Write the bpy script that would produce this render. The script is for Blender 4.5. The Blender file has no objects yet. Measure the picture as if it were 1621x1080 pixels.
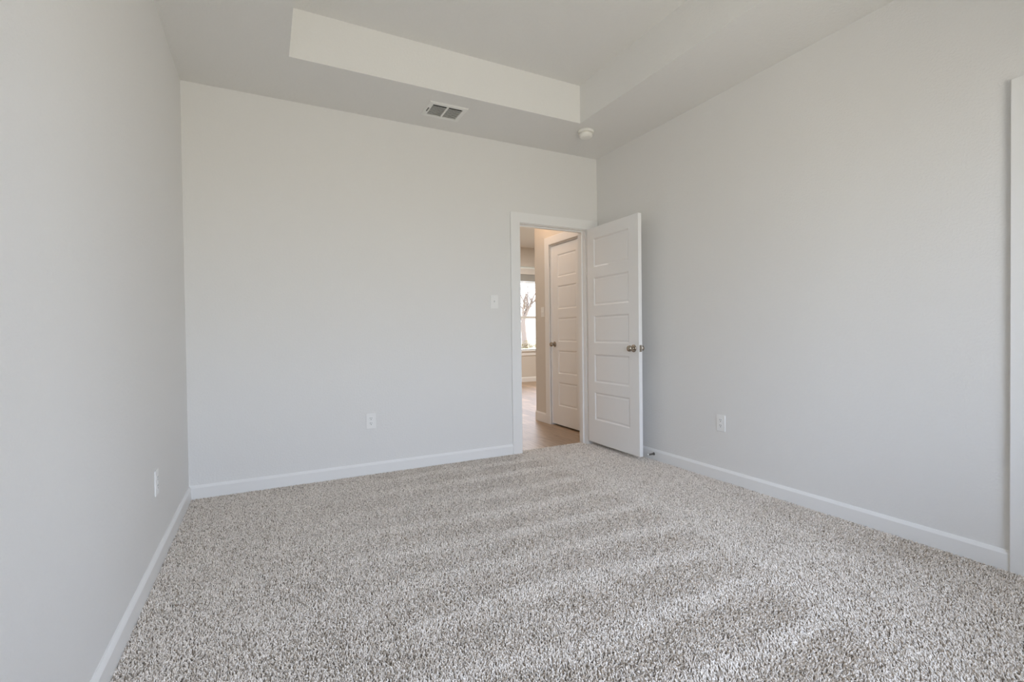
import bpy, bmesh, math, random
import numpy as np
from mathutils import Vector, Matrix

random.seed(7)
rng = np.random.default_rng(11)
SC = bpy.context.scene
COL = SC.collection
PI = math.pi

# ------------------------------------------------------------------ camera
cam_d = bpy.data.cameras.new('camera')
cam = bpy.data.objects.new('camera', cam_d)
COL.objects.link(cam)
cam_d.sensor_fit = 'HORIZONTAL'
cam_d.sensor_width = 36.0
cam_d.lens = 761.877 / 1621 * 36.0
cam_d.clip_start = 0.02
cam_d.clip_end = 500
R_ = Vector((0.889080, -0.457588, -0.012225))
U_ = Vector((0.017429, 0.007153, 0.999823))
F_ = Vector((0.457419, 0.889136, -0.014334))
CAM = Vector((-2.88843, -3.78290, 1.06123))
M = Matrix(((R_.x, U_.x, -F_.x, CAM.x), (R_.y, U_.y, -F_.y, CAM.y), (R_.z, U_.z, -F_.z, CAM.z), (0, 0, 0, 1)))
cam.matrix_world = M
SC.camera = cam

# ------------------------------------------------------------------ exposure / world / lights
SC.view_settings.view_transform = 'Standard'
SC.view_settings.look = 'None'
SC.view_settings.gamma = 1.0
SC.view_settings.exposure = -0.09
SC.view_settings.use_curve_mapping = False
SC.cycles.use_denoising = True
SC.cycles.max_bounces = 14
SC.cycles.diffuse_bounces = 10
SC.cycles.glossy_bounces = 4
SC.cycles.transparent_max_bounces = 12
SC.cycles.sample_clamp_indirect = 8.0
SC.cycles_curves.shape = 'THICK'

SKY = 9.0
w = bpy.data.worlds.new('world')
SC.world = w
w.use_nodes = True
nt = w.node_tree
nt.nodes.clear()
tc = nt.nodes.new('ShaderNodeTexCoord')
sp = nt.nodes.new('ShaderNodeSeparateXYZ')
mr = nt.nodes.new('ShaderNodeMapRange')
mr.inputs['From Min'].default_value = -1
mr.inputs['From Max'].default_value = 1
cr = nt.nodes.new('ShaderNodeValToRGB')
e = cr.color_ramp.elements
e[0].position = 0.0
e[0].color = (0.76, 0.71, 0.625, 1)
e[1].position = 1.0
e[1].color = (0.80, 1.0, 1.44, 1)
for pos, c in ((0.47, (0.81, 0.755, 0.665, 1)), (0.505, (0.98, 1.0, 1.04, 1)), (0.62, (1.02, 1.14, 1.42, 1))):
    k = e.new(pos)
    k.color = c
bg = nt.nodes.new('ShaderNodeBackground')
bg.inputs['Strength'].default_value = SKY
wo = nt.nodes.new('ShaderNodeOutputWorld')
nt.links.new(tc.outputs['Generated'], sp.inputs[0])
nt.links.new(sp.outputs['Z'], mr.inputs['Value'])
nt.links.new(mr.outputs[0], cr.inputs[0])
nt.links.new(cr.outputs[0], bg.inputs['Color'])
nt.links.new(bg.outputs[0], wo.inputs['Surface'])


def light(name, kind, loc, energy, color, rot=(0, 0, 0), **kw):
    d = bpy.data.lights.new(name, kind)
    d.energy = energy
    d.color = color
    for k, v in kw.items():
        setattr(d, k, v)
    o = bpy.data.objects.new(name, d)
    o.location = loc
    o.rotation_euler = rot
    COL.objects.link(o)
    return o


# room dimensions (metres): right back corner of the carpet is the origin
W, H, TZ = 3.347, 2.74, 3.037
TX0, TX1, TY0, TY1 = -2.728, -0.613, -0.597, -3.85
YR = -4.45
RW = (-2.75, -0.60, 0.55, 2.25)          # rear window x0, x1, z0, z1
LW = (1.70, 3.00, 0.70, 2.56)            # far window
YL = 5.60                                 # far window wall

sun = light('sun', 'SUN', (10, 10, 20), 20.0, (1.0, 0.95, 0.86), angle=0.009)
sun.rotation_euler = Vector((-0.62, -0.10, -0.78)).to_track_quat('-Z', 'Y').to_euler()
po = light('daylight_portal', 'AREA', ((RW[0] + RW[1]) / 2, YR - 0.13, (RW[2] + RW[3]) / 2), 1, (1, 1, 1), (PI / 2, 0, 0), shape='RECTANGLE', size=RW[1] - RW[0], size_y=RW[3] - RW[2])
po.data.cycles.is_portal = True
po = light('daylight_portal', 'AREA', ((LW[0] + LW[1]) / 2, YL + 0.14, (LW[2] + LW[3]) / 2), 1, (1, 1, 1), (-PI / 2, 0, 0), shape='RECTANGLE', size=LW[1] - LW[0], size_y=LW[3] - LW[2])
po.data.cycles.is_portal = True
light('hall_lamp', 'POINT', (-0.14, 1.05, 2.56), 4.0, (1.0, 0.53, 0.19), shadow_soft_size=0.06)
light('hall_fill', 'AREA', (-0.62, 1.00, 2.72), 5.2, (1.0, 0.96, 0.92), (0, 0, 0), shape='DISK', size=0.16)  # added neutral fill brightening the hallway, no fixture known here
light('living_fill', 'AREA', (1.2, 3.6, 2.95), 88, (1.0, 0.95, 0.90), (0, 0, 0), shape='DISK', size=0.9)  # unseen fill under the far room ceiling, added because the room needs light


# ------------------------------------------------------------------ materials
def mat(name, col, rough=0.5, metal=0.0, bump=None, spec=0.5):
    m = bpy.data.materials.new(name)
    m.use_nodes = True
    b = m.node_tree.nodes['Principled BSDF']
    b.inputs['Base Color'].default_value = (*col, 1)
    b.inputs['Roughness'].default_value = rough
    b.inputs['Metallic'].default_value = metal
    b.inputs['Specular IOR Level'].default_value = spec
    if bump:
        sc, st, dist = bump
        n = m.node_tree.nodes
        l = m.node_tree.links
        t = n.new('ShaderNodeTexCoord')
        nz = n.new('ShaderNodeTexNoise')
        nz.inputs['Scale'].default_value = sc
        nz.inputs['Detail'].default_value = 3
        nz.inputs['Roughness'].default_value = 0.55
        rp = n.new('ShaderNodeValToRGB')
        rp.color_ramp.elements[0].position = 0.42
        rp.color_ramp.elements[1].position = 0.66
        bp = n.new('ShaderNodeBump')
        bp.inputs['Strength'].default_value = st
        bp.inputs['Distance'].default_value = dist
        l.new(t.outputs['Object'], nz.inputs['Vector'])
        l.new(nz.outputs['Fac'], rp.inputs['Fac'])
        l.new(rp.outputs['Color'], bp.inputs['Height'])
        l.new(bp.outputs['Normal'], b.inputs['Normal'])
    return m


M_WALL = mat('wall_paint', (0.796, 0.791, 0.780), 0.62, bump=(85, 0.42, 0.0013), spec=0.3)
M_CEIL = mat('ceiling_paint', (0.82, 0.815, 0.80), 0.8, bump=(60, 0.45, 0.0018), spec=0.2)
M_TRIM = mat('trim_enamel', (0.86, 0.86, 0.855), 0.32)
M_DOOR = mat('door_enamel', (0.86, 0.86, 0.86), 0.36)
M_PLATE = mat('plate_plastic', (0.87, 0.87, 0.86), 0.3)
M_SLOT = mat('slot_dark', (0.05, 0.05, 0.05), 0.6)
M_NICKEL = mat('satin_nickel', (0.42, 0.37, 0.31), 0.26, 1.0)
M_STEEL = mat('spring_steel', (0.22, 0.21, 0.20), 0.35, 1.0)
M_GRILLE = mat('grille_enamel', (0.86, 0.86, 0.84), 0.4)
M_DUCT = mat('duct_dark', (0.05, 0.05, 0.045), 0.8)
M_DETECT = mat('detector_plastic', (0.88, 0.87, 0.83), 0.45)
M_BLIND = mat('blind_slat', (0.55, 0.54, 0.51), 0.5)
M_VAL = mat('blind_valance', (0.80, 0.79, 0.76), 0.4)
M_VINYL = mat('window_vinyl', (0.80, 0.80, 0.78), 0.35)
M_LIVING = mat('living_paint', (0.70, 0.665, 0.615), 0.62, spec=0.3)
M_BARK = mat('bark', (0.25, 0.195, 0.165), 0.9)
M_LEAF = mat('dry_leaf', (0.22, 0.17, 0.08), 0.8)
M_RUBBER = mat('white_rubber', (0.75, 0.75, 0.73), 0.5)


def glass(name, tint):
    m = bpy.data.materials.new(name)
    m.use_nodes = True
    n = m.node_tree.nodes
    l = m.node_tree.links
    n.clear()
    o = n.new('ShaderNodeOutputMaterial')
    mx = n.new('ShaderNodeMixShader')
    tr = n.new('ShaderNodeBsdfTransparent')
    tr.inputs['Color'].default_value = (*tint, 1)
    gl = n.new('ShaderNodeBsdfGlossy')
    gl.inputs['Roughness'].default_value = 0.02
    fr = n.new('ShaderNodeFresnel')
    fr.inputs['IOR'].default_value = 1.3
    l.new(fr.outputs[0], mx.inputs[0])
    l.new(tr.outputs[0], mx.inputs[1])
    l.new(gl.outputs[0], mx.inputs[2])
    l.new(mx.outputs[0], o.inputs['Surface'])
    return m


M_GLASS = glass('window_glass', (0.92, 0.93, 0.92))
M_GLASS_FAR = glass('screened_glass', (0.68, 0.68, 0.67))


def plank_material():
    m = bpy.data.materials.new('vinyl_plank')
    m.use_nodes = True
    n = m.node_tree.nodes
    l = m.node_tree.links
    b = n['Principled BSDF']
    t = n.new('ShaderNodeTexCoord')
    mp = n.new('ShaderNodeMapping')
    mp.inputs['Rotation'].default_value = (0, 0, PI / 2)
    br = n.new('ShaderNodeTexBrick')
    br.inputs['Scale'].default_value = 1.0
    br.inputs['Brick Width'].default_value = 1.22
    br.inputs['Row Height'].default_value = 0.18
    br.inputs['Mortar Size'].default_value = 0.0018
    br.inputs['Color1'].default_value = (0.49, 0.36, 0.25, 1)
    br.inputs['Color2'].default_value = (0.34, 0.245, 0.17, 1)
    br.inputs['Mortar'].default_value = (0.16, 0.11, 0.075, 1)
    br.offset = 0.37
    nz = n.new('ShaderNodeTexNoise')
    nz.inputs['Scale'].default_value = 9
    nz.inputs['Detail'].default_value = 6
    m2 = n.new('ShaderNodeMapping')
    m2.inputs['Scale'].default_value = (6.0, 0.6, 1)
    mx = n.new('ShaderNodeMix')
    mx.data_type = 'RGBA'
    mx.blend_type = 'OVERLAY'
    mx.inputs['Factor'].default_value = 0.5
    l.new(t.outputs['Object'], mp.inputs['Vector'])
    l.new(mp.outputs[0], br.inputs['Vector'])
    l.new(t.outputs['Object'], m2.inputs['Vector'])
    l.new(m2.outputs[0], nz.inputs['Vector'])
    l.new(br.outputs['Color'], mx.inputs['A'])
    l.new(nz.outputs['Fac'], mx.inputs['B'])
    l.new(mx.outputs['Result'], b.inputs['Base Color'])
    b.inputs['Roughness'].default_value = 0.42
    return m


M_PLANK = plank_material()


def noise_mat(name, c1, c2, scale, rough=0.95):
    m = mat(name, c1, rough, spec=0.1)
    n = m.node_tree.nodes
    l = m.node_tree.links
    t = n.new('ShaderNodeTexCoord')
    nz = n.new('ShaderNodeTexNoise')
    nz.inputs['Scale'].default_value = scale
    nz.inputs['Detail'].default_value = 5
    r = n.new('ShaderNodeValToRGB')
    r.color_ramp.elements[0].position = 0.35
    r.color_ramp.elements[0].color = (*c1, 1)
    r.color_ramp.elements[1].position = 0.65
    r.color_ramp.elements[1].color = (*c2, 1)
    l.new(t.outputs['Object'], nz.inputs['Vector'])
    l.new(nz.outputs['Fac'], r.inputs['Fac'])
    l.new(r.outputs['Color'], n['Principled BSDF'].inputs['Base Color'])
    return m


M_BACKING = noise_mat('carpet_backing', (0.20, 0.185, 0.165), (0.30, 0.28, 0.255), 160)
M_FIELD = noise_mat('dry_field', (0.36, 0.34, 0.22), (0.50, 0.46, 0.33), 0.35)


def yarn_material():
    m = mat('carpet_yarn', (0.5, 0.48, 0.45), 0.9, spec=0.1)
    n = m.node_tree.nodes
    l = m.node_tree.links
    a = n.new('ShaderNodeAttribute')
    a.attribute_name = 'yarn_tone'
    r = n.new('ShaderNodeValToRGB')
    el = r.color_ramp.elements
    el[0].position = 0.0
    el[0].color = (0.32, 0.265, 0.205, 1)
    el[1].position = 1.0
    el[1].color = (0.93, 0.865, 0.79, 1)
    for pos, c in ((0.10, (0.60, 0.53, 0.45, 1)), (0.30, (0.81, 0.745, 0.67, 1)), (0.65, (0.88, 0.82, 0.75, 1))):
        k = el.new(pos)
        k.color = c
    l.new(a.outputs['Fac'], r.inputs['Fac'])
    l.new(r.outputs['Color'], n['Principled BSDF'].inputs['Base Color'])
    return m


M_YARN = yarn_material()


# ------------------------------------------------------------------ mesh helpers
def bx(bm, x0, x1, y0, y1, z0, z1):
    v = [bm.verts.new((x, y, z)) for x in (x0, x1) for y in (y0, y1) for z in (z0, z1)]
    for f in ((0, 1, 3, 2), (4, 6, 7, 5), (0, 4, 5, 1), (2, 3, 7, 6), (0, 2, 6, 4), (1, 5, 7, 3)):
        bm.faces.new([v[i] for i in f])


def boxes(*bs):
    bm = bmesh.new()
    for b in bs:
        bx(bm, *b)
    return bm


def lathe(bm, prof, n=32, mtx=None):
    """prof: (radius, height) pairs about local z"""
    rings = []
    for r, h in prof:
        ring = []
        if r < 1e-6:
            v = Vector((0, 0, h))
            ring = [bm.verts.new(mtx @ v if mtx else v)]
        else:
            for i in range(n):
                a = 2 * PI * i / n
                v = Vector((r * math.cos(a), r * math.sin(a), h))
                ring.append(bm.verts.new(mtx @ v if mtx else v))
        rings.append(ring)
    for a, b in zip(rings, rings[1:]):
        for i in range(n):
            j = (i + 1) % n
            if len(a) == 1 and len(b) == 1:
                continue
            if len(a) == 1:
                bm.faces.new((a[0], b[i], b[j]))
            elif len(b) == 1:
                bm.faces.new((a[i], b[0], a[j]))
            else:
                bm.faces.new((a[i], b[i], b[j], a[j]))


def tube(bm, pts, rad, n=8):
    pts = [Vector(p) for p in pts]
    rad = rad if hasattr(rad, '__len__') else [rad] * len(pts)
    up = Vector((0.13, 0.27, 0.95)).normalized()
    rings = []
    for i, p in enumerate(pts):
        d = (pts[min(i + 1, len(pts) - 1)] - pts[max(i - 1, 0)]).normalized()
        s = d.cross(up)
        if s.length < 1e-3:
            s = d.cross(Vector((1, 0, 0)))
        s.normalize()
        t = d.cross(s)
        rings.append([bm.verts.new(p + rad[i] * (math.cos(2 * PI * k / n) * s + math.sin(2 * PI * k / n) * t)) for k in range(n)])
    for a, b in zip(rings, rings[1:]):
        for k in range(n):
            bm.faces.new((a[k], a[(k + 1) % n], b[(k + 1) % n], b[k]))
    bm.faces.new(rings[0][::-1])
    bm.faces.new(rings[-1])


def obj(name, bm, m, parent=None, bevel=0.0, smooth=False, seg=2):
    bmesh.ops.recalc_face_normals(bm, faces=bm.faces[:])
    me = bpy.data.meshes.new(name)
    bm.to_mesh(me)
    bm.free()
    me.materials.append(m)
    o = bpy.data.objects.new(name, me)
    COL.objects.link(o)
    if parent:
        o.parent = parent
    if bevel:
        b = o.modifiers.new('bevel', 'BEVEL')
        b.width = bevel
        b.segments = seg
        b.limit_method = 'ANGLE'
        b.angle_limit = 0.6
    if smooth:
        for p in me.polygons:
            p.use_smooth = True
        me.set_sharp_from_angle(angle=0.75)
    return o


def tag(o, label, cat, group=None, kind=None):
    o['label'] = label
    o['category'] = cat
    if group:
        o['group'] = group
    if kind:
        o['kind'] = kind
    return o


def struct(name, bm, m, label, cat, **kw):
    return tag(obj(name, bm, m, **kw), label, cat, kind='structure')


def empty(name, loc, rz=0.0):
    o = bpy.data.objects.new(name, None)
    o.empty_display_size = 0.1
    COL.objects.link(o)
    o.location = loc
    o.rotation_euler = (0, 0, rz)
    return o


def casing_bm(u0, u1, zb, zt, wl, wr, wt, p0, p1, axis):
    """one continuous U of flat casing; u along the wall, p through its thickness"""
    out = [(u0, zb), (u0, zt), (u1, zt), (u1, zb), (u1 - wr, zb), (u1 - wr, zt - wt), (u0 + wl, zt - wt), (u0 + wl, zb)]
    bm = bmesh.new()
    mk = (lambda u, p, z: (u, p, z)) if axis == 'x' else (lambda u, p, z: (p, u, z))
    a_ = [bm.verts.new(mk(u, p0, z)) for u, z in out]
    b_ = [bm.verts.new(mk(u, p1, z)) for u, z in out]
    for q in (a_, b_):
        for f in ((0, 1, 6, 7), (1, 2, 5, 6), (2, 3, 4, 5)):
            bm.faces.new([q[i] for i in f])
    for i in range(8):
        j = (i + 1) % 8
        bm.faces.new((a_[i], a_[j], b_[j], b_[i]))
    return bm


# ------------------------------------------------------------------ bedroom shell
T = 0.12
DX0, DX1, DZ = -0.860, -0.135, 2.065       # rough opening in the back wall
struct('floor', boxes((-W - T, T, YR - T, 0.07, -0.16, -0.010)), M_BACKING, 'carpeted bedroom floor of the empty room', 'floor')
struct('wall_back', boxes((-W - T, DX0, 0, T, -0.1, H + 0.4), (DX1, T * 0.8, 0, T - 0.004, -0.1, H + 0.4), (DX0, DX1, 0, T, DZ, H + 0.4)), M_WALL,
       'plain off-white back wall with the open doorway at its right end', 'wall')
struct('wall_left', boxes((-W - T, -W, YR, 0, -0.1, H + 0.4)), M_WALL, 'plain off-white left wall running towards the camera', 'wall')
CD0, CD1, CDZ = -3.005, -3.72, 2.045       # closed door in the right wall, mostly outside the frame
struct('wall_right', boxes((0, T, CD0, 0, -0.1, H + 0.4), (0, T, YR, CD1, -0.1, H + 0.4), (0, T, CD1, CD0, CDZ, H + 0.4)), M_WALL,
       'long textured off-white right wall with one low outlet', 'wall')
struct('wall_rear', boxes((-W - T, RW[0], YR - T, YR, -0.1, H + 0.4), (RW[1], T, YR - T, YR, -0.1, H + 0.4),
                          (RW[0], RW[1], YR - T, YR, -0.1, RW[2]), (RW[0], RW[1], YR - T, YR, RW[3], H + 0.4)), M_WALL,
       'off-white wall behind the camera holding the bedroom window', 'wall')
struct('ceiling', boxes((-W - T, TX0, YR - T, T, H, TZ + 0.12), (TX1, T, YR - T, T, H, TZ + 0.12),
                        (TX0, TX1, TY0, T, H, TZ + 0.12), (TX0, TX1, YR - T, TY1, H, TZ + 0.12),
                        (TX0, TX1, TY1, TY0, TZ, TZ + 0.12)), M_CEIL, 'off-white tray ceiling with a raised rectangular centre', 'ceiling')


def baseboard(name, length, label, axis, pos, m=M_TRIM, h=0.086, t=0.014):
    """profile extruded along local x, front towards -y"""
    prof = [(0, -0.014), (-t, -0.014), (-t, h - 0.017), (-t + 0.003, h - 0.011), (-t + 0.0075, h - 0.004), (-t + 0.010, h), (0, h)]
    bm = bmesh.new()
    a = [bm.verts.new((0, y, z)) for y, z in prof]
    b = [bm.verts.new((length, y, z)) for y, z in prof]
    n = len(prof)
    for i in range(n):
        bm.faces.new((a[i], a[(i + 1) % n], b[(i + 1) % n], b[i]))
    bm.faces.new(a)
    bm.faces.new(b[::-1])
    o = struct(name, bm, m, label, 'baseboard')
    o.location = pos
    o.rotation_euler = (0, 0, axis)
    return o


baseboard('baseboard_back', W - 0.949, 'white baseboard along the back wall left of the doorway', 0, (-W, 0, 0))
baseboard('baseboard_left', -YR - 0.014, 'white baseboard along the left wall', PI / 2, (-W, YR, 0))
baseboard('baseboard_right', 2.917, 'white baseboard along the right wall behind the open door', -PI / 2, (0, 0, 0))
baseboard('baseboard_right.001', 0.60, 'short white baseboard along the right wall past the cased door', -PI / 2, (0, -3.81, 0))

# doorway casing and jamb
cas = struct('trim_1', casing_bm(-0.9496, -0.003, -0.014, 2.1395, 0.0916, 0.134, 0.0895, -0.018, 0, 'x'),
             M_TRIM, 'white flat casing framing the open bedroom doorway', 'door casing', bevel=0.0025)
obj('jamb', boxes((DX0, -0.852, 0.0, T + 0.002, -0.014, 2.045), (-0.143, DX1, 0.0, T + 0.002, -0.014, 2.045), (DX0, DX1, 0.0, T + 0.002, 2.045, DZ)), M_TRIM, cas, bevel=0.001)
obj('door_stop_strip', boxes((-0.852, -0.841, 0.045, 0.078, -0.010, 2.034), (-0.154, -0.143, 0.045, 0.078, -0.010, 2.034), (-0.852, -0.143, 0.045, 0.078, 2.034, 2.045)), M_TRIM, cas, bevel=0.001)

# casing on the right wall at the edge of the picture, with its closed door
cas3 = struct('trim_3', casing_bm(-3.81, -2.917, -0.014, 2.1295, 0.09, 0.089, 0.0895, -0.020, 0, 'y'),
              M_TRIM, 'white door casing on the right wall at the right picture edge', 'door casing', bevel=0.0025)


# ------------------------------------------------------------------ doors
PZ = [(0.0, 0.0), (0.004, -0.0035), (0.011, -0.0075), (0.016, -0.0075), (0.026, -0.0045)]


def door_leaf(wd, ht, th, panels):
    """moulded five panel leaf: local x = width from hinge, y = thickness, z up"""
    bm = bmesh.new()
    us = sorted({0.0, wd, panels[0][0], panels[0][1]})
    zs = sorted({0.0, ht, *[p[2] for p in panels], *[p[3] for p in panels]})
    for y, sgn in ((0.0, 1), (th, -1)):
        grid = {}
        for u in us:
            for z in zs:
                grid[u, z] = bm.verts.new((u, y, z))
        for u0, u1 in zip(us, us[1:]):
            for z0, z1 in zip(zs, zs[1:]):
                c = [grid[u0, z0], grid[u1, z0], grid[u1, z1], grid[u0, z1]]
                if any(abs(p[0] - u0) < 1e-6 and abs(p[2] - z0) < 1e-6 for p in panels):
                    prev = c
                    for off, dep in PZ[1:]:
                        yy = y - sgn * dep
                        ring = [bm.verts.new(q) for q in ((u0 + off, yy, z0 + off), (u1 - off, yy, z0 + off), (u1 - off, yy, z1 - off), (u0 + off, yy, z1 - off))]
                        for i in range(4):
                            bm.faces.new((prev[i], prev[(i + 1) % 4], ring[(i + 1) % 4], ring[i]))
                        prev = ring
                    bm.faces.new(prev)
                else:
                    bm.faces.new(c)
    # edges: simple closed rim
    o = [(0, 0), (wd, 0), (wd, ht), (0, ht)]
    rim_f = {(round(v.co.x, 5), round(v.co.z, 5)): v for v in bm.verts if abs(v.co.y) < 1e-7}
    rim_b = {(round(v.co.x, 5), round(v.co.z, 5)): v for v in bm.verts if abs(v.co.y - th) < 1e-7}
    path = [(u, 0.0) for u in us] + [(wd, z) for z in zs[1:]] + [(u, ht) for u in us[-2::-1]] + [(0.0, z) for z in zs[-2:0:-1]]
    key = [(round(a, 5), round(b, 5)) for a, b in path]
    for a, b in zip(key, key[1:] + key[:1]):
        bm.faces.new((rim_f[a], rim_f[b], rim_b[b], rim_b[a]))
    return bm


def knob(parent, loc, direction, label=None):
    """rosette, neck and rounded knob standing out along direction"""
    mtx = Vector(direction).to_track_quat('Z', 'Y').to_matrix().to_4x4()
    mtx.translation = Vector(loc)
    bm = bmesh.new()
    lathe(bm, [(0, 0), (0.0315, 0), (0.0320, 0.002), (0.0300, 0.007), (0.024, 0.010), (0.0135, 0.012), (0.0115, 0.016), (0.0115, 0.026), (0.015, 0.030),
               (0.0215, 0.034), (0.0255, 0.041), (0.0262, 0.048), (0.0245, 0.055), (0.020, 0.060), (0.012, 0.0632), (0.0, 0.064)], 36, mtx)
    k = obj('knob', bm, M_NICKEL, parent, smooth=True)
    k['label'] = label or 'satin nickel round door knob'
    return k


def hinge(parent, x, y, z, th_axis='x'):
    bm = bmesh.new()
    mtx = Matrix.Translation((x, y, z - 0.045))
    lathe(bm, [(0, 0), (0.0055, 0), (0.0055, 0.09), (0.0065, 0.091), (0.0065, 0.096), (0, 0.099)], 16, mtx)
    h = obj('hinge', bm, M_NICKEL, parent, smooth=True)
    h['label'] = 'satin nickel hinge knuckle'
    return h


# bedroom door, open at a right angle: local x runs from hinge to latch
LEAF_H = 2.006
pan = [(0.103, 0.590, z0 - 0.036, z1 - 0.036) for z0, z1 in ((0.253, 0.510), (0.604, 0.863), (0.970, 1.221), (1.317, 1.577), (1.674, 1.938))]
d1 = empty('door_1', (-0.1513, -0.0415, 0.036), -PI / 2 - 0.0128)
tag(d1, 'open white five-panel door standing against the right wall', 'door', kind='structure')
leaf = obj('door_leaf', door_leaf(0.711, LEAF_H, 0.035, pan), M_DOOR, d1, bevel=0.0012, seg=1)
# local -y is the face seen from the room
d1_face = 0.0
KZ = 0.930 - 0.036
knob(d1, (0.649, d1_face, KZ), (0, -1, 0))
knob(d1, (0.649, 0.035, KZ), (0, 1, 0))
lp = obj('latch_plate', boxes((0.7105, 0.7125, 0.006, 0.029, KZ - 0.028, KZ + 0.028)), M_NICKEL, d1, bevel=0.0006, seg=1)
lp['label'] = 'satin nickel latch plate on the door edge'
obj('latch_bolt', boxes((0.712, 0.722, 0.011, 0.024, KZ - 0.010, KZ + 0.010)), M_NICKEL, lp, bevel=0.002)
for z in (0.20, 1.0, 1.80):
    hinge(d1, -0.004, 0.040, z)

# hall door: face towards -x at x = 0.112
HX = 0.100
d2 = empty('door_2', (0.112, 0.410, 0.012), PI / 2)
tag(d2, 'closed white five-panel door in the hallway beyond the doorway', 'door', kind='structure')
pan2 = [(0.112, 0.480, z0 - 0.012, z1 - 0.012) for z0, z1 in ((0.232, 0.502), (0.602, 0.868), (0.968, 1.240), (1.340, 1.606), (1.706, 1.965))]
# local x -> +y world, local y -> -x world: leaf spans local y from -0.035 to 0
lf2 = door_leaf(0.612, 2.064, 0.035, pan2)
bmesh.ops.translate(lf2, verts=lf2.verts[:], vec=(0, -0.035, 0))
obj('door_leaf', lf2, M_DOOR, d2, bevel=0.0012, seg=1)
knob(d2, (0.551, 0.0, 0.925), (0, 1, 0))
for z in (0.25, 1.05, 1.86):
    hinge(d2, -0.004, 0.006, z)

# closet door on the right wall (closed)
d3 = empty('door_3', (0.022, -3.008, 0.020), -PI / 2)
tag(d3, 'closed white panel door inside the casing at the right picture edge', 'door', kind='structure')
pan3 = [(0.103, 0.605, z0 - 0.036, z1 - 0.036) for z0, z1 in ((0.253, 0.510), (0.604, 0.863), (0.970, 1.221), (1.317, 1.577), (1.674, 1.938))]
obj('door_leaf', door_leaf(0.708, 2.012, 0.035, pan3), M_DOOR, d3, bevel=0.0012, seg=1)
knob(d3, (0.645, 0.0, KZ + 0.016), (0, -1, 0))

# ------------------------------------------------------------------ hallway and living room
FZ = -0.006
struct('floor.001', boxes((-2.2, 4.7, 0.07, YL + 0.15, -0.16, FZ)), M_PLANK, 'brown wood plank floor of the hallway beyond the doorway', 'floor')
HE = 1.385
hd0, hd1, hdz = 0.405, 1.028, 2.082
struct('wall_hall_right', boxes((HX, HX + T, T - 0.01, hd0, -0.1, 3.2), (HX, HX + T, hd1, HE, -0.1, 3.2), (HX, HX + T, hd0, hd1, hdz, 3.2)), M_LIVING,
       'beige hallway wall holding the closed hall door', 'wall')
struct('wall_hall_left', boxes((-1.25 - T, -1.25, T, HE, -0.1, 3.2)), M_LIVING, 'beige hallway wall hidden left of the doorway', 'wall')
struct('wall_closet', boxes((0.75, 0.75 + T, T, HE, -0.1, 3.2), (HX + T, 0.75, HE - 0.08, HE, -0.1, 3.2), (HX + T, 0.75, T, T + 0.05, -0.1, 3.2), (HX + T, 0.75, T, HE, 2.4, 2.5)), M_LIVING,
       'walls of the dark closet behind the hall door', 'wall')
struct('ceiling_hall', boxes((-1.4, 0.9, T, HE, 2.74, 2.98)), M_CEIL, 'hallway ceiling', 'ceiling')
struct('ceiling_living', boxes((-2.2, 4.7, HE, YL + 0.15, 2.98, 3.1)), M_CEIL, 'ceiling of the far room beyond the hallway', 'ceiling')
struct('wall_living_left', boxes((-2.2, -2.05, HE, YL, -0.1, 3.1)), M_LIVING, 'beige side wall of the far room', 'wall')
struct('wall_living_right', boxes((4.55, 4.7, HE, YL, -0.1, 3.1)), M_LIVING, 'beige right wall of the far room', 'wall')
struct('wall_living_near', boxes((-2.2, -1.25 - T, HE - T, HE, -0.1, 3.1), (0.87, 4.7, HE - T, HE, -0.1, 3.1)), M_LIVING, 'beige near wall of the far room', 'wall')
struct('wall_living_far', boxes((-2.2, LW[0], YL, YL + 0.15, -0.1, 3.1), (LW[1], 4.7, YL, YL + 0.15, -0.1, 3.1),
                                (LW[0], LW[1], YL, YL + 0.15, -0.1, LW[2]), (LW[0], LW[1], YL, YL + 0.15, LW[3], 3.1)), M_LIVING,
       'beige far wall with the window seen through the doorway', 'wall')
baseboard('baseboard_living', 6.6, 'white baseboard under the far window', 0, (-2.05, YL, FZ), h=0.105)
baseboard('baseboard_hall', HE - 1.131, 'short white baseboard beside the hall door', -PI / 2, (HX, HE, FZ), h=0.115)
cas2 = struct('trim_2', casing_bm(0.306, 1.128, FZ, 2.190, 0.094, 0.094, 0.092, HX - 0.018, HX, 'y'), M_TRIM,
              'white casing around the closed hall door', 'door casing', bevel=0.0025)
obj('jamb', boxes((HX, HX + T, 1.022, hd1 + 0.004, FZ, hdz), (HX, HX + T, hd0 - 0.004, 0.4095, FZ, hdz), (HX, HX + T, hd0, hd1, 2.0795, hdz + 0.002)), M_TRIM, cas2)

# far window
win = empty('window_1', ((LW[0] + LW[1]) / 2, YL + 0.09, LW[2]))
tag(win, 'single-hung white window seen through the doorway across the far room', 'window', kind='structure')
hw = (LW[1] - LW[0]) / 2
wh = LW[3] - LW[2]
fw = 0.045
obj('window_frame', boxes((-hw, -hw + fw, -0.03, 0.05, 0, wh), (hw - fw, hw, -0.03, 0.05, 0, wh), (-hw + fw, hw - fw, -0.03, 0.05, 0, 0.02), (-hw + fw, hw - fw, -0.03, 0.05, wh - fw, wh)), M_VINYL, win, bevel=0.003)
mz = 0.705
obj('meeting_rail', boxes((-hw + fw, hw - fw, -0.02, 0.03, mz, mz + 0.055)), M_VINYL, win, bevel=0.003)
obj('pane', boxes((-hw + fw, hw - fw, -0.004, 0.0, 0.02, mz)), M_GLASS_FAR, win)
obj('pane', boxes((-hw + fw, hw - fw, 0.012, 0.016, mz + 0.055, wh - fw)), M_GLASS_FAR, win)
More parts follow.
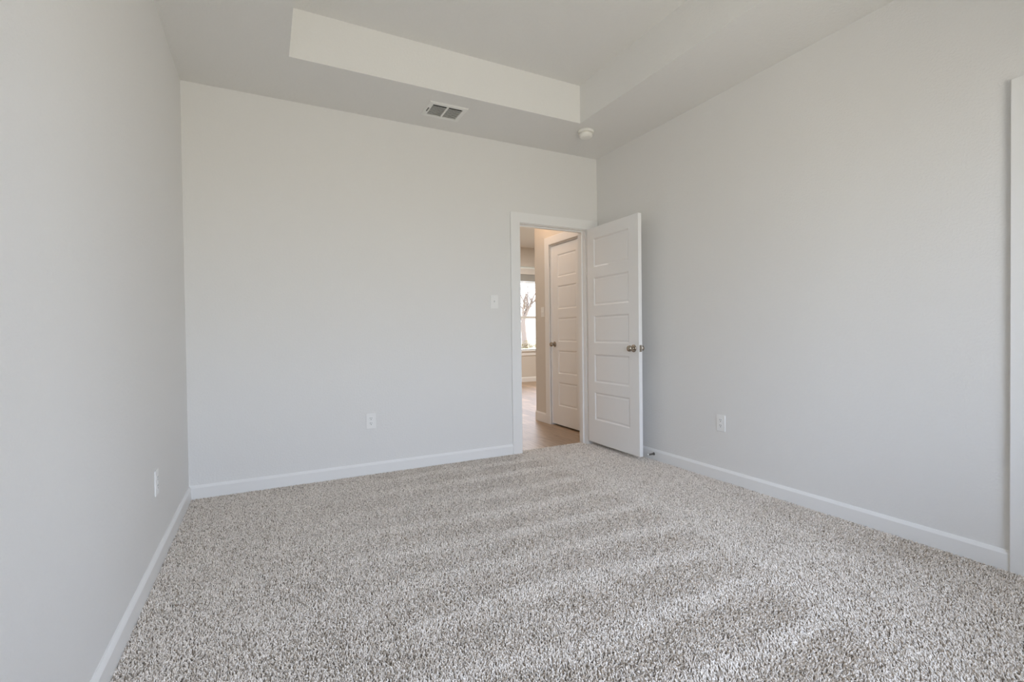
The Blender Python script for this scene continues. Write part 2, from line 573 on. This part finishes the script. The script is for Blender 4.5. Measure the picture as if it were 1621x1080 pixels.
obj('sill', boxes((-hw - 0.05, hw + 0.05, -0.135, -0.03, -0.028, 0.0)), M_TRIM, win, bevel=0.004)
obj('apron', boxes((-hw - 0.03, hw + 0.03, -0.106, -0.09, -0.118, -0.028)), M_TRIM, win, bevel=0.002)

# raised blind in the far window
bl = empty('window_blind', ((LW[0] + LW[1]) / 2, YL + 0.02, 2.50))
tag(bl, 'raised grey slat blind with a white valance in the far window', 'window blind')
obj('valance', boxes((-hw + 0.01, hw - 0.01, -0.035, -0.020, -0.115, 0.015), (-hw + 0.01, -hw + 0.02, -0.020, 0.03, -0.115, 0.015), (hw - 0.02, hw - 0.01, -0.020, 0.03, -0.115, 0.015)), M_VAL, bl, bevel=0.003)
bm = bmesh.new()
for k in range(15):
    z = -0.075 - 0.0135 * k
    bx(bm, -hw + 0.022, hw - 0.022, -0.016 + random.uniform(-.002, .002), 0.030, z - 0.0045, z + 0.0045)
obj('slat_stack', bm, M_BLIND, bl)
obj('bottom_rail', boxes((-hw + 0.022, hw - 0.022, -0.018, 0.032, -0.300, -0.278)), M_VAL, bl, bevel=0.003)

# rear window (behind the camera)
rw = empty('window_2', ((RW[0] + RW[1]) / 2, YR - 0.07, RW[2]))
tag(rw, 'bedroom window behind the camera that lights the room', 'window', kind='structure')
hw2 = (RW[1] - RW[0]) / 2
wh2 = RW[3] - RW[2]
obj('window_frame', boxes((-hw2, -hw2 + 0.04, -0.04, 0.03, 0, wh2), (hw2 - 0.04, hw2, -0.04, 0.03, 0, wh2), (-hw2 + .04, hw2 - .04, -0.04, 0.03, 0, 0.04), (-hw2 + .04, hw2 - .04, -0.04, 0.03, wh2 - 0.04, wh2), (-0.025, 0.025, -0.03, 0.02, 0.04, wh2 - 0.04)), M_VINYL, rw, bevel=0.003)
for s in (-1, 1):
    a, b = sorted((s * 0.025, s * (hw2 - 0.04)))
    obj('pane', boxes((a, b, -0.006, -0.002, 0.04, wh2 - 0.04)), M_GLASS, rw)


# ------------------------------------------------------------------ wall plates: local front is -y
def rounded_plate(wd, ht, th):
    return boxes((-wd / 2, wd / 2, -th, 0, -ht / 2, ht / 2))


def outlet(loc, rz, label):
    t = empty('wall_outlet', loc, rz)
    tag(t, label, 'outlet', 'duplex wall outlets')
    obj('cover_plate', rounded_plate(0.071, 0.117, 0.006), M_PLATE, t, bevel=0.0025, seg=3)
    for s in (-1, 1):
        bm = bmesh.new()
        # receptacle face: circle cut flat at top and bottom
        zc = s * 0.0195
        pts = []
        for i in range(40):
            a = 2 * PI * i / 40
            pts.append((0.0172 * math.cos(a), max(-0.0142, min(0.0142, 0.0172 * math.sin(a)))))
        f = [bm.verts.new((x, -0.0078, zc + z)) for x, z in pts]
        g = [bm.verts.new((x * 1.03, -0.0055, zc + z * 1.03)) for x, z in pts]
        for i in range(40):
            bm.faces.new((f[i], f[(i + 1) % 40], g[(i + 1) % 40], g[i]))
        bm.faces.new(f)
        r = obj('receptacle', bm, M_PLATE, t)
        bs = boxes((-0.0075, -0.0051, -0.0081, -0.0070, zc + 0.0005, zc + 0.0095), (0.0051, 0.0075, -0.0081, -0.0070, zc + 0.0015, zc + 0.0085))
        lathe(bs, [(0, 0.0070), (0.0029, 0.0070), (0.0029, 0.0081), (0, 0.0081)], 14, Matrix.Translation((0, 0, zc - 0.0065)) @ Matrix.Rotation(PI / 2, 4, 'X'))
        sl = obj('slots', bs, M_SLOT, r)
        sl['label'] = 'dark plug slots'
    bm = bmesh.new()
    lathe(bm, [(0, 0.0055), (0.0032, 0.0055), (0.0030, 0.0068), (0, 0.0072)], 14, Matrix.Rotation(PI / 2, 4, 'X'))
    obj('screw', bm, M_PLATE, t, smooth=True)
    return t


outlet((-2.171, 0, 0.406), 0, 'white duplex outlet low on the back wall')
outlet((0, -1.417, 0.408), -PI / 2, 'white duplex outlet low on the right wall')
outlet((-W, -1.051, 0.394), PI / 2, 'white outlet on the left wall seen edge-on')


def switch(loc, rz, label, gangs=1):
    t = empty('light_switch', loc, rz)
    tag(t, label, 'light switch', 'wall light switches')
    wd = 0.071 + 0.046 * (gangs - 1)
    obj('cover_plate', rounded_plate(wd, 0.117, 0.006), M_PLATE, t, bevel=0.0025, seg=3)
    for g in range(gangs):
        x = (g - (gangs - 1) / 2) * 0.046
        obj('toggle_collar', boxes((x - 0.0052, x + 0.0052, -0.0068, -0.0050, -0.012, 0.012)), M_PLATE, t, bevel=0.0006, seg=1)
        bm = boxes((x - 0.0038, x + 0.0038, -0.0165, -0.004, -0.004, 0.0045))
        for v in bm.verts:
            if v.co.y < -0.01:
                v.co.z += 0.007
        obj('toggle', bm, M_PLATE, t, bevel=0.0012)
        for z in (-0.030, 0.030):
            bm = bmesh.new()
            lathe(bm, [(0, 0.0055), (0.0030, 0.0055), (0.0028, 0.0066), (0, 0.0070)], 12, Matrix.Translation((x, 0, z)) @ Matrix.Rotation(PI / 2, 4, 'X'))
            obj('screw', bm, M_PLATE, t, smooth=True)
    return t


switch((-1.112, 0, 1.342), 0, 'white light switch on the back wall left of the doorway')
switch((HX, 1.205, 1.322), -PI / 2, 'white light switch on the hallway wall beside the hall door', 1)

# ------------------------------------------------------------------ ceiling vent: local z = 0 at the ceiling, hanging down
vx0, vx1, vy0, vy1 = -1.806, -1.508, -0.446, -0.206
vent = empty('ceiling_vent', ((vx0 + vx1) / 2, (vy0 + vy1) / 2, H))
tag(vent, 'white rectangular louvred air vent on the ceiling', 'air vent')
a, b = (vx1 - vx0) / 2, (vy1 - vy0) / 2
ia, ib = a - 0.036, b - 0.034
bm = bmesh.new()
ring = []
for (u, v, z) in ((a, b, -0.0005), (a, b, -0.003), (a - 0.006, b - 0.006, -0.008), (ia + 0.004, ib + 0.004, -0.010), (ia, ib, -0.008), (ia, ib, -0.0006)):
    ring.append([bm.verts.new((sx * u, sy * v, z)) for sx, sy in ((-1, -1), (1, -1), (1, 1), (-1, 1))])
for r0, r1 in zip(ring, ring[1:]):
    for i in range(4):
        bm.faces.new((r0[i], r0[(i + 1) % 4], r1[(i + 1) % 4], r1[i]))
obj('flange', bm, M_GRILLE, vent)
obj('duct_backing', boxes((-ia, ia, -ib, ib, -0.0012, -0.0004)), M_DUCT, vent)['label'] = 'dark duct behind the louvres'
obj('centre_bar', boxes((-0.007, 0.007, -ib, ib, -0.0095, -0.0012)), M_GRILLE, vent, bevel=0.001)
NL = 9
for s in (-1, 1):
    for k in range(NL):
        y = -ib + 0.020 + k * (2 * ib - 0.020) / NL
        x0, x1 = sorted((s * 0.007, s * ia))
        bm = bmesh.new()
        pr = [(y + 0.0, -0.0088), (y + 0.0030, -0.0098), (y + 0.0115, -0.0016), (y + 0.0095, -0.0014)]
        q0 = [bm.verts.new((x0, yy, z)) for yy, z in pr]
        q1 = [bm.verts.new((x1, yy, z)) for yy, z in pr]
        for i in range(4):
            bm.faces.new((q0[i], q0[(i + 1) % 4], q1[(i + 1) % 4], q1[i]))
        bm.faces.new(q0)
        bm.faces.new(q1[::-1])
        obj('louvre', bm, M_GRILLE, vent)
obj('damper_slot', boxes((-a + 0.016, -a + 0.021, -0.028, 0.030, -0.0104, -0.0085)), M_DUCT, vent)
obj('damper_lever', boxes((-a + 0.0225, -a + 0.0265, -0.030, 0.028, -0.0175, -0.0085)), M_GRILLE, vent, bevel=0.001)

# ------------------------------------------------------------------ smoke detector
sd = empty('smoke_detector', (-0.487, -0.500, H))
tag(sd, 'round white smoke detector on the ceiling near the corner', 'smoke detector')
bm = bmesh.new()
lathe(bm, [(0, -0.0003), (0.062, -0.0003), (0.0665, -0.004), (0.0670, -0.014), (0.0640, -0.0205), (0.058, -0.0225), (0.044, -0.0225), (0, -0.0225)], 56)
obj('mounting_base', bm, M_DETECT, sd, smooth=True)
bm = bmesh.new()
lathe(bm, [(0, -0.0222), (0.0455, -0.0222), (0.0455, -0.0290), (0.0560, -0.0300), (0.0570, -0.0320), (0.0570, -0.0365), (0.0545, -0.0480), (0.048, -0.0555), (0.036, -0.0585), (0, -0.0595)], 56)
obj('cover', bm, M_DETECT, sd, smooth=True)
bm = bmesh.new()
lathe(bm, [(0, -0.0570), (0.010, -0.0580), (0.0095, -0.0610), (0, -0.0616)], 24, Matrix.Translation((-0.018, -0.012, 0)))
obj('test_button', bm, M_DETECT, sd, smooth=True)

# ------------------------------------------------------------------ spring door stop on the right baseboard (sticks out along -x)
ds = empty('door_stop', (-0.014, -0.760, 0.048))
tag(ds, 'small spring door stop on the baseboard behind the open door', 'door stop')
mx = Matrix.Rotation(-PI / 2, 4, 'Y')
bm = bmesh.new()
lathe(bm, [(0, 0), (0.0125, 0), (0.0125, 0.003), (0.008, 0.008), (0, 0.009)], 24, mx)
obj('base', bm, M_STEEL, ds, smooth=True)
bm = bmesh.new()
pts = []
for i in range(0, 14 * 12 + 1):
    t_ = i / 12
    pts.append((-0.008 - 0.054 * t_ / 14, 0.0055 * math.cos(2 * PI * t_), 0.0055 * math.sin(2 * PI * t_)))
tube(bm, pts, 0.0013, 6)
obj('spring', bm, M_STEEL, ds, smooth=True)['label'] = 'dark coiled spring'
bm = bmesh.new()
lathe(bm, [(0, 0.061), (0.0075, 0.061), (0.0082, 0.064), (0.0082, 0.071), (0.006, 0.0745), (0, 0.0755)], 20, mx)
obj('tip', bm, M_RUBBER, ds, smooth=True)['label'] = 'white rubber tip'

# ------------------------------------------------------------------ carpet pile: one tuft of yarn per curve
SPC = 0.0061
x0, x1, y0, y1 = -W + 0.015, -0.015, YR + 0.01, 0.066
gx = np.arange(x0, x1, SPC)
gy = np.arange(y0, y1, SPC)
X, Y = np.meshgrid(gx, gy)
X = X.ravel() + rng.uniform(-.5, .5, X.size) * SPC
Y = Y.ravel() + rng.uniform(-.5, .5, Y.size) * SPC
keep = (X > x0) & (X < x1) & (Y < y1) & ~((Y > -0.019) & ((X < -0.852) | (X > -0.143)))
keep &= (Y < -0.016) | ((X > -0.838) & (X < -0.157))
X, Y = X[keep], Y[keep]
N = X.size


def smooth_noise(x, y, scale, seed):
    r = np.random.default_rng(seed)
    g = r.uniform(-1, 1, (128, 128))
    u, v = x / scale + 60, y / scale + 60
    iu, iv = np.floor(u).astype(int), np.floor(v).astype(int)
    fu, fv = u - iu, v - iv
    fu, fv = fu * fu * (3 - 2 * fu), fv * fv * (3 - 2 * fv)
    a_ = g[iu % 128, iv % 128] * (1 - fu) + g[(iu + 1) % 128, iv % 128] * fu
    b_ = g[iu % 128, (iv + 1) % 128] * (1 - fu) + g[(iu + 1) % 128, (iv + 1) % 128] * fu
    return a_ * (1 - fv) + b_ * fv


# vacuum strokes: bands across the room left of a curved edge, long strokes right of it
edge = -0.80 - 0.075 * np.clip(-Y - 0.8, 0, 5) ** 1.9 + 0.04 * smooth_noise(X, Y, 0.35, 3)
left = np.clip((edge - X) / 0.10, -1, 1) * 0.5 + 0.5
wob = Y + 0.03 * X + 0.05 * smooth_noise(X, Y, 0.5, 5)
ph_ = ((wob + 1.22) / 0.312 + 0.5) % 1.0 - 0.5
bands = (1.9 * np.exp(-(ph_ / 0.17) ** 2) - 0.75) * (0.85 + 0.45 * smooth_noise(X, Y, 0.3, 21))
bands = np.clip(bands * 1.3, -1, 1) * np.clip(1.0 - np.clip((-1.3 - X), 0, 3) * 0.55, 0.15, 1) - 0.15
right = 0.38 + 0.45 * np.exp(-((X - edge - 0.10) / 0.07) ** 2) - 1.2 * np.clip((X + 0.45) / 0.25, 0, 1) * np.clip((-Y - 1.0) / 0.8, 0, 1) * (0.6 + 0.6 * smooth_noise(X, Y, 0.22, 8))
nap = left * bands + (1 - left) * right + 0.35 * smooth_noise(X, Y, 0.16, 9)
nap = np.clip(nap, -1, 1)
# lean of every tuft: nap swings the pile towards or away from the windows
ang = rng.uniform(0, 2 * PI, N)
lean = rng.uniform(0.0, 1.0, N) ** 0.8 * 0.0075
lx = lean * np.cos(ang) + 0.0010 * nap
ly = lean * np.sin(ang) + 0.0038 * nap
hgt = rng.uniform(0.0100, 0.0138, N) - 0.0006 * nap
cur = rng.uniform(-0.0030, 0.0030, (N, 2))
P = np.empty((N, 4, 3), np.float32)
for k, f in enumerate((0.0, 0.4, 0.82, 1.0)):
    P[:, k, 0] = X + lx * f ** 1.4 + cur[:, 0] * math.sin(PI * f)
    P[:, k, 1] = Y + ly * f ** 1.4 + cur[:, 1] * math.sin(PI * f)
    P[:, k, 2] = -0.011 + hgt * (f if f < 1 else 0.97)
P[:, :, 0] = np.clip(P[:, :, 0], x0 + 0.001, x1 - 0.001)
rad = np.empty((N, 4), np.float32)
rb = rng.uniform(0.0014, 0.0021, N)
for k, f in enumerate((0.9, 1.0, 1.05, 0.40)):
    rad[:, k] = rb * f
cv = bpy.data.hair_curves.new('carpet_pile')
cv.add_curves([4] * N)
cv.attributes['position'].data.foreach_set('vector', P.ravel())
if 'radius' not in cv.attributes:
    cv.attributes.new('radius', 'FLOAT', 'POINT')
cv.attributes['radius'].data.foreach_set('value', rad.ravel())
at = cv.attributes.new('yarn_tone', 'FLOAT', 'CURVE')
at.data.foreach_set('value', rng.uniform(0, 1, N).astype(np.float32))
cv.materials.append(M_YARN)
carpet = bpy.data.objects.new('carpet_pile', cv)
COL.objects.link(carpet)
tag(carpet, 'flecked grey-beige twist pile carpet with vacuum stripes covering the bedroom floor', 'carpet', kind='stuff')

# ------------------------------------------------------------------ outdoors through the far window
gz = -0.10
struct('ground', boxes((-40, 90, YL + 0.16, 120, gz - 0.3, gz)), M_FIELD, 'pale dry grass field outside the far window', 'ground')
RT = Vector((0.889, -0.458, 0)).normalized()
FW = Vector((0.458, 0.889, 0)).normalized()
base = Vector((16.35, 31.3, gz))
S = 1 / 19.0
tree = empty('bare_tree', base)
tag(tree, 'bare winter tree standing in the field outside the far window', 'tree')
bm = bmesh.new()
Z = Vector((0, 0, 1))
tr = random.Random(4)


def P3(r, z, d=0.0):
    return RT * (r * S) + Z * (z * S) + FW * d


tube(bm, [P3(0, -4), P3(-0.3, 10), P3(-1.2, 24), P3(-2.0, 38), P3(-1.0, 50)], [0.30, 0.24, 0.22, 0.20, 0.17], 10)
obj('trunk', bm, M_BARK, tree, smooth=True)
bm = bmesh.new()


def limb(p, d, L, r, lvl):
    pts = [p]
    n = 5
    for i in range(n):
        d = (d + Vector((tr.uniform(-.25, .25), tr.uniform(-.25, .25), tr.uniform(-.12, .22)))).normalized()
        pts.append(pts[-1] + d * L / n)
    tube(bm, pts, [r * (1 - 0.6 * i / n) for i in range(n + 1)], 6 if lvl < 2 else 4)
    if lvl < 4:
        for k in range(4 if lvl < 3 else 3):
            i = tr.randint(1, n)
            ax = Vector((tr.uniform(-1, 1), tr.uniform(-1, 1), tr.uniform(-.2, .9))).normalized()
            limb(pts[i], (d * 0.5 + ax * 0.8).normalized(), L * tr.uniform(.5, .7), r * 0.5, lvl + 1)


for (r0, z0, r1, z1, dd, rr) in ((-1.5, 46, 14, 72, 0.5, 0.13), (-1.2, 48, -8, 76, -0.6, 0.12), (4, 57, 10, 80, -0.4, 0.08), (-1, 44, 3, 84, 0.9, 0.09), (-1.5, 40, -16, 60, 0.3, 0.10)):
    a_, b_ = P3(r0, z0), P3(r1, z1, dd)
    limb(a_, (b_ - a_).normalized(), (b_ - a_).length * 1.25, rr, 1)
obj('branches', bm, M_BARK, tree)


def bush(loc, rad_, hh, label, n, seed):
    q = random.Random(seed)
    t = empty('dry_bush', loc)
    tag(t, label, 'bush')
    bm = bmesh.new()
    for i in range(n):
        a_ = q.uniform(0, 2 * PI)
        rr = rad_ * math.sqrt(q.random())
        z = hh * q.random() * math.sqrt(max(0.02, 1 - (rr / rad_) ** 2))
        c = Vector((rr * math.cos(a_), rr * math.sin(a_), max(z, 0.03)))
        d1_ = Vector((q.uniform(-1, 1), q.uniform(-1, 1), q.uniform(-1, 1))).normalized() * 0.05
        d2_ = d1_.cross(Vector((q.uniform(-1, 1), q.uniform(-1, 1), q.uniform(-1, 1)))).normalized() * 0.03
        bm.faces.new([bm.verts.new(c + s) for s in (-d1_, d2_, d1_, -d2_)])
    obj('foliage', bm, M_LEAF, t)
    bm = bmesh.new()
    for i in range(14):
        a_ = 2 * PI * i / 14 + q.uniform(-.2, .2)
        tip = Vector((rad_ * 0.6 * math.cos(a_), rad_ * 0.6 * math.sin(a_), hh * q.uniform(.4, .8)))
        tube(bm, [(0, 0, -0.05), tip * 0.5 + Z * 0.05, tip], [0.02, 0.012, 0.004], 5)
    obj('stems', bm, M_BARK, t)
    return t


bush(base + P3(1.5, 0, -1.2) , 0.42, 0.75, 'dry brownish bush at the foot of the bare tree', 260, 1)
bush(base + P3(12, 0, 1.5), 0.8, 0.40, 'low dry bush in the field right of the bare tree', 220, 2)
